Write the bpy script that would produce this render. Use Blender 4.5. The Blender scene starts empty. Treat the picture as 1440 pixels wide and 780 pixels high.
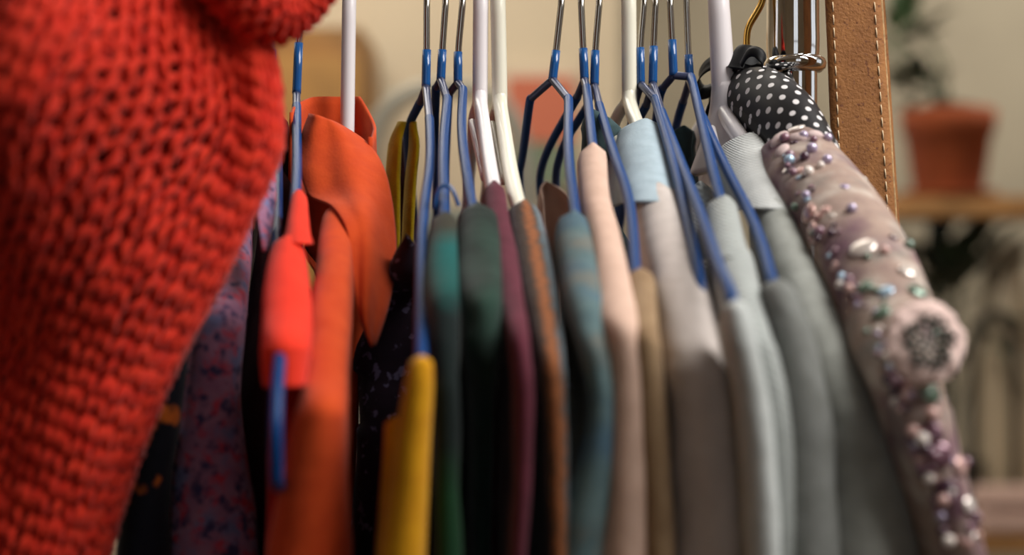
import bpy, bmesh, math, random
from mathutils import Vector, noise
from mathutils.bvhtree import BVHTree
R = random.Random(7)
PI = math.pi
SC = bpy.context.scene
COL = SC.collection

# ---------------------------------------------------------------- camera, light, exposure
F, CH = 2122.0, 1.30                      # focal length in pixels of the 1440 px wide frame, camera height
cam = bpy.data.cameras.new('camera'); co = bpy.data.objects.new('camera', cam); COL.objects.link(co)
co.location = (0, 0, CH); co.rotation_euler = (PI/2, 0, 0)
cam.sensor_width = 36; cam.lens = F/1440*36
cam.clip_start = 0.02
cam.dof.use_dof = True; cam.dof.focus_distance = 0.68; cam.dof.aperture_fstop = 4.2
SC.camera = co
w = bpy.data.worlds.new('world'); SC.world = w; w.use_nodes = True
w.node_tree.nodes['Background'].inputs[0].default_value = (0.93, 0.96, 1.0, 1)
w.node_tree.nodes['Background'].inputs[1].default_value = 1.1
def area(name, loc, target, size, power, color, sy=None):
    l = bpy.data.lights.new(name, 'AREA'); l.energy = power; l.color = color
    l.shape = 'RECTANGLE'; l.size = size; l.size_y = sy or size
    o = bpy.data.objects.new(name, l); COL.objects.link(o); o.location = loc
    o.rotation_euler = (Vector(target)-Vector(loc)).to_track_quat('-Z', 'Y').to_euler()
    return o
area('window_light', (0.62, 0.32, 2.0), (0.0, 0.6, 1.3), .65, 17.5, (1.0, 0.97, 0.93))  # added overhead key inside the room, no window stands there
area('ceiling_light', (-0.3, 2.2, 2.75), (-0.1, 2.9, 1.0), 1.6, 60, (1.0, 0.93, 0.82))  # added unseen lamp, brightens the back wall
area('recess_light', (1.7, 3.3, 2.75), (1.3, 3.9, 1.2), 1.0, 30, (1.0, 0.95, 0.86))  # added unseen lamp that lifts the recess wall
SC.view_settings.view_transform = 'Standard'; SC.view_settings.look = 'None'
SC.view_settings.gamma = 1; SC.view_settings.use_curve_mapping = False
SC.view_settings.exposure = -0.15

# ---------------------------------------------------------------- helpers
def P(px, py, Y): return Vector(((px-720)/F*Y, Y, CH+(390-py)/F*Y))
def lin(c):
    return tuple(((v/255)/12.92 if v/255 <= .04045 else ((v/255+.055)/1.055)**2.4) for v in c)
def smooth01(x): x = max(0, min(1, x)); return x*x*(3-2*x)
def link_mesh(name, verts, faces, mat, parent=None, uvs=None, smooth=True, loc=None):
    me = bpy.data.meshes.new(name); me.from_pydata([tuple(v) for v in verts], [], faces)
    if uvs:
        ul = me.uv_layers.new(name='UVMap')
        for lp in me.loops: ul.data[lp.index].uv = uvs[lp.vertex_index]
    if smooth: me.polygons.foreach_set('use_smooth', [True]*len(me.polygons))
    if mat: me.materials.append(mat)
    me.update()
    o = bpy.data.objects.new(name, me); COL.objects.link(o)
    if parent: o.parent = parent
    return o
def empty(name, loc=(0, 0, 0)):
    o = bpy.data.objects.new(name, None); COL.objects.link(o); o.location = loc; o.empty_display_size = .02
    return o
def tag(o, label=None, cat=None, group=None, kind=None):
    if label: o['label'] = label
    if cat: o['category'] = cat
    if group: o['group'] = group
    if kind: o['kind'] = kind
    return o
def chaikin(pts, n=2):
    for _ in range(n):
        q = [pts[0]]
        for a, b in zip(pts, pts[1:]): q += [a*.75+b*.25, a*.25+b*.75]
        q.append(pts[-1]); pts = q
    return pts
def frames(pts):
    T = []
    for i in range(len(pts)):
        a = pts[max(0, i-1)]; b = pts[min(len(pts)-1, i+1)]
        t = (b-a); T.append(t.normalized() if t.length > 1e-9 else Vector((0, 0, 1)))
    up = Vector((1, 0, 0)) if abs(T[0].x) < .9 else Vector((0, 0, 1))
    n = (up-T[0]*up.dot(T[0])).normalized(); N = [n]
    for i in range(1, len(pts)):
        n = n-T[i]*n.dot(T[i]); n.normalize(); N.append(n)
    return T, N
def tube_data(pts, rad, sides=10, sx=1, sy=1, base=0, cap=True):
    T, N = frames(pts); V, Fc = [], []
    m = len(pts)
    for i, p in enumerate(pts):
        r = rad(i/(m-1)) if callable(rad) else rad
        B = T[i].cross(N[i])
        for k in range(sides):
            a = 2*PI*k/sides
            V.append(p+N[i]*(math.cos(a)*r*sx)+B*(math.sin(a)*r*sy))
    for i in range(m-1):
        for k in range(sides):
            k2 = (k+1) % sides
            Fc.append((base+i*sides+k, base+i*sides+k2, base+(i+1)*sides+k2, base+(i+1)*sides+k))
    if cap:
        Fc.append(tuple(base+k for k in reversed(range(sides))))
        Fc.append(tuple(base+(m-1)*sides+k for k in range(sides)))
    return V, Fc
def tube(name, pts, rad, mat, parent=None, sides=10, sx=1, sy=1):
    V, Fc = tube_data(pts, rad, sides, sx, sy)
    return link_mesh(name, V, Fc, mat, parent)
def lathe(name, prof, mat, parent=None, n=40, loc=(0, 0, 0), wob=None):
    V, Fc = [], []
    for r, z in prof:
        for k in range(n):
            a = 2*PI*k/n; rr = r*(wob(a, z) if wob else 1)
            V.append(Vector((rr*math.cos(a), rr*math.sin(a), z))+Vector(loc))
    for i in range(len(prof)-1):
        for k in range(n):
            k2 = (k+1) % n
            Fc.append((i*n+k, i*n+k2, (i+1)*n+k2, (i+1)*n+k))
    return link_mesh(name, V, Fc, mat, parent)
def box(name, lo, hi, mat, parent=None, bev=0.004):
    bm = bmesh.new(); bmesh.ops.create_cube(bm, size=1)
    for v in bm.verts:
        v.co = Vector([(lo[i]+hi[i])/2+v.co[i]*(hi[i]-lo[i]) for i in range(3)])
    if bev: bmesh.ops.bevel(bm, geom=bm.edges[:], offset=bev, segments=2, affect='EDGES')
    me = bpy.data.meshes.new(name); bm.to_mesh(me); bm.free(); me.materials.append(mat)
    o = bpy.data.objects.new(name, me); COL.objects.link(o)
    if parent: o.parent = parent
    return o
def pchip(xs, ys, x):
    n = len(xs)
    if x <= xs[0]: return ys[0]
    if x >= xs[-1]: return ys[-1]
    i = 0
    while xs[i+1] < x: i += 1
    def slope(j):
        if j == 0 or j == n-1:
            a, b = (0, 1) if j == 0 else (n-2, n-1)
            return (ys[b]-ys[a])/(xs[b]-xs[a])
        d0 = (ys[j]-ys[j-1])/(xs[j]-xs[j-1]); d1 = (ys[j+1]-ys[j])/(xs[j+1]-xs[j])
        return 0 if d0*d1 <= 0 else 2*d0*d1/(d0+d1)
    h = xs[i+1]-xs[i]; t = (x-xs[i])/h; m0, m1 = slope(i), slope(i+1)
    return ((2*t**3-3*t*t+1)*ys[i]+(t**3-2*t*t+t)*h*m0+(-2*t**3+3*t*t)*ys[i+1]+(t**3-t*t)*h*m1)

# ---------------------------------------------------------------- materials
def new_mat(name):
    m = bpy.data.materials.new(name); m.use_nodes = True
    nt = m.node_tree; b = nt.nodes['Principled BSDF']
    return m, nt, b
def node(nt, typ, **kw):
    n = nt.nodes.new(typ)
    for k, v in kw.items():
        if k.startswith('i_'): n.inputs[k[2:].replace('_', ' ')].default_value = v
        else: setattr(n, k, v)
    return n
def mixc(nt, fac, a, b):
    n = nt.nodes.new('ShaderNodeMix'); n.data_type = 'RGBA'
    for s, v in ((0, fac), (6, a), (7, b)):
        if hasattr(v, 'links') or isinstance(v, bpy.types.NodeSocket): nt.links.new(v, n.inputs[s])
        else: n.inputs[s].default_value = v if s == 0 else (*v, 1)
    return n.outputs[2]
def noise_fac(nt, vec, scale, lo=.4, hi=.6, detail=3):
    n = node(nt, 'ShaderNodeTexNoise'); n.inputs['Scale'].default_value = scale; n.inputs['Detail'].default_value = detail
    nt.links.new(vec, n.inputs['Vector'])
    r = node(nt, 'ShaderNodeMapRange'); r.inputs[1].default_value = lo; r.inputs[2].default_value = hi
    nt.links.new(n.outputs['Fac'], r.inputs[0]); return r.outputs[0]
def fabric(name, col, col2=None, weave=900, bump=.25, wr=.5, sheen=.08, pattern=None, rough=.92, waffle=0):
    """cloth: thread weave and soft creases; pattern(nt, uv, object coords, base colour socket) returns a printed colour"""
    m, nt, b = new_mat(name)
    tc = node(nt, 'ShaderNodeTexCoord'); uv = tc.outputs['UV']; ob = tc.outputs['Object']
    c = mixc(nt, noise_fac(nt, ob, 140, .35, .65, 5), lin(col), lin(col2 or tuple(v*.86 for v in col)))
    wf = None
    if waffle:                            # raised grid of a waffle or basket weave, waffle = pitch in metres
        vm = node(nt, 'ShaderNodeVectorMath', operation='SCALE'); vm.inputs[3].default_value = 2*PI/waffle; nt.links.new(uv, vm.inputs[0])
        vs_ = node(nt, 'ShaderNodeVectorMath', operation='SINE'); nt.links.new(vm.outputs[0], vs_.inputs[0])
        sp_ = node(nt, 'ShaderNodeSeparateXYZ'); nt.links.new(vs_.outputs[0], sp_.inputs[0])
        mm = node(nt, 'ShaderNodeMath', operation='MULTIPLY'); nt.links.new(sp_.outputs[0], mm.inputs[0]); nt.links.new(sp_.outputs[1], mm.inputs[1])
        mr = node(nt, 'ShaderNodeMapRange'); mr.inputs[1].default_value = -1; nt.links.new(mm.outputs[0], mr.inputs[0]); wf = mr.outputs[0]
        c = mixc(nt, wf, lin(tuple(v*.90 for v in col)), c)
    if pattern: c = pattern(nt, uv, ob, c)
    nt.links.new(c, b.inputs['Base Color'])
    b.inputs['Roughness'].default_value = rough
    b.inputs['Sheen Weight'].default_value = sheen; b.inputs['Sheen Roughness'].default_value = .5
    b.inputs['Specular IOR Level'].default_value = .2
    wv = node(nt, 'ShaderNodeTexNoise'); wv.inputs['Scale'].default_value = weave
    nt.links.new(uv, wv.inputs['Vector'])
    cr = node(nt, 'ShaderNodeTexNoise'); cr.inputs['Scale'].default_value = 38; cr.inputs['Detail'].default_value = 2
    nt.links.new(ob, cr.inputs['Vector'])
    b1 = node(nt, 'ShaderNodeBump'); b1.inputs['Strength'].default_value = wr; b1.inputs['Distance'].default_value = .004
    nt.links.new(cr.outputs['Fac'], b1.inputs['Height'])
    b2 = node(nt, 'ShaderNodeBump'); b2.inputs['Strength'].default_value = bump; b2.inputs['Distance'].default_value = .0006
    nt.links.new(wv.outputs['Fac'], b2.inputs['Height']); nt.links.new(b1.outputs[0], b2.inputs['Normal'])
    out = b2.outputs[0]
    if wf:
        b3 = node(nt, 'ShaderNodeBump'); b3.inputs['Strength'].default_value = .8; b3.inputs['Distance'].default_value = .0005
        nt.links.new(wf, b3.inputs['Height']); nt.links.new(out, b3.inputs['Normal']); out = b3.outputs[0]
    nt.links.new(out, b.inputs['Normal'])
    return m
def plain(name, col, rough=.5, metal=0, coat=0, trans=0, spec=.5, var=0, scale=20, ior=1.45):
    m, nt, b = new_mat(name)
    b.inputs['Roughness'].default_value = rough; b.inputs['Metallic'].default_value = metal
    b.inputs['Coat Weight'].default_value = coat; b.inputs['Transmission Weight'].default_value = trans
    b.inputs['Specular IOR Level'].default_value = spec; b.inputs['IOR'].default_value = ior
    if var:
        tc = node(nt, 'ShaderNodeTexCoord')
        c = mixc(nt, noise_fac(nt, tc.outputs['Object'], scale, .3, .7, 4), lin(col), lin(tuple(v*(1-var) for v in col)))
        nt.links.new(c, b.inputs['Base Color'])
    else: b.inputs['Base Color'].default_value = (*lin(col), 1)
    return m
def blotch(colors, scale, seed=0, lo=.52, hi=.60):
    def f(nt, uv, ob, c):
        for i, (col, s) in enumerate(colors):
            mp = node(nt, 'ShaderNodeMapping'); mp.inputs['Location'].default_value = (seed+i*3.7, i*1.3, seed)
            nt.links.new(ob, mp.inputs[0])
            c = mixc(nt, noise_fac(nt, mp.outputs[0], scale*s, lo, hi, 3), c, lin(col))
        return c
    return f
def ramp_uv(stops, axis=0, mul=1.0, off=0.0, mode='LINEAR', jitter=.0):
    """colour bands woven along one direction of the cloth"""
    def f(nt, uv, ob, c):
        sp = node(nt, 'ShaderNodeSeparateXYZ'); nt.links.new(uv, sp.inputs[0])
        v = sp.outputs[axis]
        if jitter:
            nz = node(nt, 'ShaderNodeTexNoise'); nz.inputs['Scale'].default_value = 220; nt.links.new(uv, nz.inputs['Vector'])
            mj = node(nt, 'ShaderNodeMath', operation='MULTIPLY_ADD'); mj.inputs[1].default_value = jitter
            nt.links.new(nz.outputs['Fac'], mj.inputs[0]); nt.links.new(v, mj.inputs[2]); v = mj.outputs[0]
        ma = node(nt, 'ShaderNodeMath', operation='MULTIPLY_ADD'); ma.inputs[1].default_value = mul; ma.inputs[2].default_value = off
        nt.links.new(v, ma.inputs[0])
        r = node(nt, 'ShaderNodeValToRGB'); r.color_ramp.interpolation = mode
        el = r.color_ramp.elements
        el[0].position = stops[0][0]; el[0].color = (*lin(stops[0][1]), 1)
        el[1].position = stops[-1][0]; el[1].color = (*lin(stops[-1][1]), 1)
        for p, cc in stops[1:-1]:
            e = el.new(p); e.color = (*lin(cc), 1)
        nt.links.new(ma.outputs[0], r.inputs[0]); return r.outputs[0]
    return f
def ribs(nt, uv, ob, c):
    return c
def dots_mat(name, ground, dot, pitch, rad):
    """printed polka dots, staggered, in the cloth's own UV metres"""
    m, nt, b = new_mat(name)
    tc = node(nt, 'ShaderNodeTexCoord')
    def lattice(ox, oy):
        mp = node(nt, 'ShaderNodeMapping'); mp.inputs['Scale'].default_value = (1/pitch[0], 1/pitch[1], 1)
        mp.inputs['Location'].default_value = (ox, oy, 0)
        nt.links.new(tc.outputs['UV'], mp.inputs[0])
        fr = node(nt, 'ShaderNodeVectorMath', operation='FRACTION'); nt.links.new(mp.outputs[0], fr.inputs[0])
        su = node(nt, 'ShaderNodeVectorMath', operation='SUBTRACT'); su.inputs[1].default_value = (.5, .5, 0); nt.links.new(fr.outputs[0], su.inputs[0])
        mu = node(nt, 'ShaderNodeVectorMath', operation='MULTIPLY'); mu.inputs[1].default_value = (pitch[0], pitch[1], 0); nt.links.new(su.outputs[0], mu.inputs[0])
        le = node(nt, 'ShaderNodeVectorMath', operation='LENGTH'); nt.links.new(mu.outputs[0], le.inputs[0])
        return le.outputs['Value']
    mi = node(nt, 'ShaderNodeMath', operation='MINIMUM')
    nt.links.new(lattice(0, 0), mi.inputs[0]); nt.links.new(lattice(.5, .5), mi.inputs[1])
    st = node(nt, 'ShaderNodeMapRange'); st.inputs[1].default_value = rad*1.06; st.inputs[2].default_value = rad*.94
    nt.links.new(mi.outputs[0], st.inputs[0])
    nt.links.new(mixc(nt, st.outputs[0], lin(ground), lin(dot)), b.inputs['Base Color'])
    b.inputs['Roughness'].default_value = .55; b.inputs['Specular IOR Level'].default_value = .35
    return m

M = {}
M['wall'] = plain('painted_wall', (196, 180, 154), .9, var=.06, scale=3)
M['wall_grey'] = plain('shaded_wall_paint', (168, 158, 138), .9, var=.08, scale=3)  # recess wall, its shade mixed into the paint colour
M['floor'] = plain('floor_boards', (120, 88, 60), .5, var=.3, scale=6)
M['ceiling'] = plain('ceiling_paint', (225, 220, 210), .9)
M['chrome'] = plain('polished_chrome', (225, 225, 225), .07, 1)
M['steel'] = plain('hook_steel', (190, 186, 180), .16, 1)
M['brass'] = plain('polished_brass', (214, 168, 84), .15, 1)
M['blue'] = plain('blue_plastic_coat', (22, 78, 138), .22, coat=.5)
M['blue_arm'] = plain('blue_plastic_arm', (8, 58, 114), .40, spec=.28)
M['clear'] = plain('clear_plastic_over_steel', (70, 76, 104), .3, .35, spec=.4)
M['white'] = plain('white_plastic', (226, 220, 222), .35, coat=.2)
M['ivory'] = plain('ivory_plastic', (226, 222, 204), .35, coat=.2)
M['red_yarn'] = fabric('red_wool_yarn', (206, 50, 27), (186, 32, 16), 1500, .5, .35, sheen=.08)
M['red_under'] = fabric('red_wool_inside', (120, 10, 5), None, 900, .3, sheen=0)  # dark backing colour, paints shade into the holes between stitches
M['purple'] = fabric('purple_print_cotton', (158, 112, 136), (142, 98, 126), pattern=blotch([((110, 110, 148), 1), ((190, 60, 76), 1.6), ((64, 58, 92), 2.2)], 90, 2, .52, .66))
M['navy'] = fabric('dark_navy_cotton', (26, 28, 40), pattern=blotch([((214, 112, 40), 1)], 40, 5, .58, .62))
M['wine'] = fabric('dark_wine_cotton', (48, 14, 18))
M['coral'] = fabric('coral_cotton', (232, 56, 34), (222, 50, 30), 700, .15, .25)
M['orange'] = fabric('burnt_orange_linen', (198, 72, 26), (188, 64, 22), 800, .25, .45)
M['yellow'] = fabric('mustard_cotton', (196, 140, 8), (186, 128, 6), 700, .2, .3)
M['lime'] = fabric('yellow_green_cotton', (176, 148, 10), (160, 132, 8), 1200, .5, .3)
M['plum'] = fabric('dark_plum_lace', (40, 26, 40), pattern=blotch([((104, 96, 124), 1)], 220, 1, .6, .64))
M['teal_check'] = fabric('green_check_flannel', (14, 40, 34), pattern=ramp_uv([(0, (48, 48, 38)), (.05, (54, 52, 42)), (.1, (14, 84, 82)), (.2, (14, 74, 70)), (.25, (9, 22, 22)), (.38, (9, 22, 20)), (.43, (14, 54, 28)), (.52, (14, 52, 28)), (.57, (8, 18, 18)), (.68, (8, 18, 18)), (.72, (18, 84, 48)), (.76, (16, 78, 44)), (.80, (8, 18, 20)), (.95, (10, 30, 30)), (1, (22, 60, 60))], 1, 3.0, 0, jitter=.008))
M['bottle'] = fabric('bottle_green_velvet', (24, 42, 35), (18, 32, 27), pattern=blotch([((38, 64, 54), 1)], 45, 3, .45, .8), sheen=.12)
M['maroon'] = fabric('maroon_jersey', (96, 42, 56), (84, 36, 48), 700, .2, .3)
M['stripes'] = fabric('striped_wool_knit', (70, 60, 60), None, 500, .9, .4, pattern=ramp_uv([(0, (52, 48, 54)), (.14, (96, 92, 96)), (.24, (58, 46, 42)), (.38, (70, 56, 46)), (.47, (146, 88, 52)), (.55, (84, 62, 48)), (.63, (84, 104, 112)), (.74, (120, 122, 128)), (.86, (66, 48, 44)), (1, (56, 44, 44))], 0, -46, .56, jitter=.004))
M['slate'] = fabric('teal_grey_cotton', (92, 114, 116), (78, 100, 104), pattern=blotch([((70, 96, 112), 1), ((104, 106, 100), 1.4)], 36, 8, .5, .66))
M['blush'] = fabric('blush_cotton', (210, 178, 160), (200, 168, 150), 700, .2, .5)
M['tan'] = fabric('tan_wool', (150, 124, 94), (136, 110, 82))
M['sky'] = fabric('pale_blue_linen', (168, 186, 196), (158, 176, 186), 900, .3, .6)
M['cream'] = fabric('pale_grey_cotton', (200, 190, 184), (188, 178, 172), 900, .2, .5)
M['ash'] = fabric('light_grey_knit', (170, 175, 172), (158, 162, 160), 600, .4, .4, waffle=.0034)
M['pearl'] = fabric('pearl_grey_cotton', (186, 190, 188), (174, 178, 176))
M['sage'] = fabric('sage_grey_linen', (150, 152, 146), (138, 140, 134), 800, .3, .5)
M['sage2'] = fabric('grey_linen_cuff', (116, 118, 115), (106, 108, 104), 800, .3, .5)
M['weave'] = fabric('white_basket_weave', (196, 198, 196), (186, 188, 186), 700, .3, .3, waffle=.0030)
M['dkteal'] = fabric('dark_slate_cotton', (64, 84, 86), (56, 74, 78))
M['net'] = fabric('mauve_net', (182, 158, 144), (164, 140, 130), 1100, .6, .6, pattern=blotch([((150, 140, 132), 1), ((202, 186, 174), 1.4), ((120, 88, 100), .55)], 60, 4, .5, .66))
M['dots'] = dots_mat('black_polka_dot_satin', (20, 19, 22), (224, 220, 220), (.0108, .0080), .00145)
M['ribbon'] = plain('black_satin_ribbon', (14, 14, 16), .6, spec=.3)
M['thread'] = plain('pale_thread', (206, 182, 148), .9)
nt = M['net'].node_tree; mx = nt.nodes.new('ShaderNodeMixShader'); tr = nt.nodes.new('ShaderNodeBsdfTransparent')
mx.inputs[0].default_value = .24
nt.links.new(nt.nodes['Principled BSDF'].outputs[0], mx.inputs[1]); nt.links.new(tr.outputs[0], mx.inputs[2])
nt.links.new(mx.outputs[0], nt.nodes['Material Output'].inputs[0])

def leather():
    m, nt, b = new_mat('brown_suede_leather')
    tc = node(nt, 'ShaderNodeTexCoord')
    c = mixc(nt, noise_fac(nt, tc.outputs['Object'], 90, .3, .7, 6), lin((158, 104, 52)), lin((132, 82, 36)))
    c = mixc(nt, noise_fac(nt, tc.outputs['Object'], 500, .62, .72, 2), c, lin((112, 64, 30)))
    nt.links.new(c, b.inputs['Base Color']); b.inputs['Roughness'].default_value = .75
    n = node(nt, 'ShaderNodeTexNoise'); n.inputs['Scale'].default_value = 700; n.inputs['Detail'].default_value = 4
    nt.links.new(tc.outputs['Object'], n.inputs['Vector'])
    bp = node(nt, 'ShaderNodeBump'); bp.inputs['Strength'].default_value = .5; bp.inputs['Distance'].default_value = .0008
    nt.links.new(n.outputs['Fac'], bp.inputs['Height']); nt.links.new(bp.outputs[0], b.inputs['Normal'])
    return m
M['leather'] = leather()
M['leather_edge'] = plain('raw_leather_edge', (196, 156, 108), .9, var=.3, scale=400)

# ---------------------------------------------------------------- the room
def wall(name, lo, hi, mat): return tag(box(name, lo, hi, mat, bev=0), kind='structure')
wall('floor', (-3.2, -2.2, -.1), (3.2, 4.4, 0), M['floor'])
wall('wall_back', (-3.2, 3.3, 0), (.235, 3.45, 2.9), M['wall'])
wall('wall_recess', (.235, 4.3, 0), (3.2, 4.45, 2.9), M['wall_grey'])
wall('ceiling', (-3.35, -2.3, 2.9), (3.35, 4.45, 3.0), M['ceiling'])
def window_wall(name, n, axis, pos, lo, hi, a, b, z0=.8, z1=2.5):
    """a wall with one window opening to the daylight; axis is the direction the wall runs in"""
    cs = [lo, a, b, hi]; zs = [0, z0, z1, 2.9]
    bm = bmesh.new()
    def at(u, d, z): return Vector((u, pos+d, z)) if axis == 'x' else Vector((pos+d, u, z))
    for i in range(3):
        for k in range(3):
            if i == 1 and k == 1: continue
            r = bmesh.ops.create_cube(bm, size=1)
            for v in r['verts']:
                v.co = at((cs[i]+cs[i+1])/2+v.co.x*(cs[i+1]-cs[i]), v.co.y*.12, (zs[k]+zs[k+1])/2+v.co.z*(zs[k+1]-zs[k]))
    bmesh.ops.recalc_face_normals(bm, faces=bm.faces[:])
    me = bpy.data.meshes.new(name); bm.to_mesh(me); bm.free(); me.materials.append(M['wall'])
    o = bpy.data.objects.new(name, me); COL.objects.link(o); tag(o, kind='structure')
    V, Fc = [], []
    m = (a+b)/2; h = (z0+z1)/2
    for p, q in (((a, z0), (a, z1)), ((b, z0), (b, z1)), ((a, z0), (b, z0)), ((a, z1), (b, z1)), ((m, z0), (m, z1)), ((a, h), (b, h))):
        v, f = tube_data([at(p[0], 0, p[1]), at((p[0]+q[0])/2, 0, (p[1]+q[1])/2), at(q[0], 0, q[1])], .03, 4, base=len(V)); V += v; Fc += f
    tag(link_mesh('window_%d' % n, V, Fc, M['white'], smooth=False), kind='structure')
window_wall('wall_front', 1, 'x', -2.26, -3.2, 3.2, -.25, .65)
window_wall('wall_left', 2, 'y', -3.27, -2.2, 4.4, .15, 1.15)
window_wall('wall_right', 3, 'y', 3.27, -2.2, 4.4, -.1, 1.3)

# ---------------------------------------------------------------- clothes rack
RZ, RY = 1.478, .70                       # rail height and depth
rack = tag(empty('clothes_rack', (.132, .706, 0)), 'chrome clothes rack whose shiny post stands by the brown leather strap', 'clothes rack')
rack_inv = Vector((-.132, -.706, 0))
def rp(o): o.location = rack_inv; o.parent = rack; return o
rp(tube('rail', [Vector((-.95, RY, RZ)), Vector((-.3, RY, RZ)), Vector((.35, RY, RZ))], .011, M['chrome'], None, 24))
zc = CH+(390-90)/F*.70
rp(lathe('post', [(.0088, .03), (.0088, zc-.001)], M['chrome'], None, 40, (.134, .706, 0)))
rp(lathe('post_ring', [(.0088, zc-.0035), (.012, zc-.003), (.0140, zc-.0012), (.0145, zc+.001), (.0138, zc+.003), (.012, zc+.004)], M['chrome'], None, 48, (.1325, .706, 0)))
rp(lathe('post_sleeve', [(.0118, zc+.003), (.0122, zc+.006), (.0124, zc+.012), (.0122, zc+.020), (.0122, zc+.036), (.0116, zc+.039), (.0121, zc+.042), (.0121, RZ+.014), (.0, RZ+.016)], M['chrome'], None, 48, (.1315, .706, 0)))
rp(lathe('post', [(.0122, .03), (.0122, RZ+.014), (0, RZ+.016)], M['chrome'], None, 32, (-.9, .70, 0)))
for x in (.132, -.9):
    rp(tube('foot', [Vector((x, .38, .02)), Vector((x, .7, .02)), Vector((x, 1.02, .02))], .014, M['chrome'], None, 16))

# leather strap slung over the rail
st = tag(empty('leather_strap', P(1205, 200, .684)), 'brown suede leather strap with white stitched edges hanging beside the chrome post', 'strap')
def strap():
    V, Fc = [], []
    xl0, xr0 = P(1161, 0, .684).x, P(1238, 0, .684).x
    xl1, xr1 = P(1171, 240, .684).x, P(1254, 240, .684).x
    z0, z1 = P(0, 0, .684).z, P(0, 240, .684).z
    path = []
    for i in range(22): path.append((.684, .95+(RZ-.95)*i/21))
    for i in range(1, 12):
        a = PI-PI*i/12; path.append((RY+.016*math.cos(a), RZ+.016*math.sin(a)))
    for i in range(22): path.append((.716, RZ-(RZ-.95)*i/21))
    def edge(z):
        t = (z0-z)/(z0-z1); return xl0+(xl1-xl0)*t, xr0+(xr1-xr0)*t
    NC = 6
    for (y, z) in path:
        a, b = edge(z)
        for k in range(NC+1):
            e = min(k, NC-k)/NC
            x = a+(b-a)*k/NC+.010*max(0, y-.684)/.032+(noise.noise(Vector((k*9.1, z*160, y*50)))*.0003 if k in (0, NC) else 0)
            V.append(Vector((x, y, z)))
    for i in range(len(path)-1):
        for k in range(NC):
            a = i*(NC+1)+k; Fc.append((a, a+1, a+NC+2, a+NC+1))
    o = link_mesh('strap_band', V, Fc, M['leather'], None)
    md = o.modifiers.new('thickness', 'SOLIDIFY'); md.thickness = .0026; md.offset = 0
    o.location = -st.location; o.parent = st
    for side in (0, 1):
        bm_V, bm_F = [], []
        z = 1.02
        while z < RZ-.004:
            a, b = edge(z); x = a+(b-a)*(.115 if side == 0 else .875)
            a2, b2 = edge(z+.0043); x2 = a2+(b2-a2)*(.115 if side == 0 else .875)
            v, f = tube_data([Vector((x, .6828, z)), Vector(((x+x2)/2, .6823, z+.0021)), Vector((x2, .6828, z+.0043))], .00033, 6, base=len(bm_V))
            bm_V += v; bm_F += f; z += .0058
        s = link_mesh('stitching', bm_V, bm_F, M['thread'], None); s.location = -st.location; s.parent = st
        tag(s, 'row of pale thread stitches', kind='stuff')
    zz = [1.0+(RZ-1.0)*i/60 for i in range(61)]
    e = tube('raw_edge', [Vector((edge(z)[1]+noise.noise(Vector((0, 3, z*300)))*.0004, .684, z)) for z in zz], .0011, M['leather_edge'], None, 6)
    e.location = -st.location; e.parent = st
strap()

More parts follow.
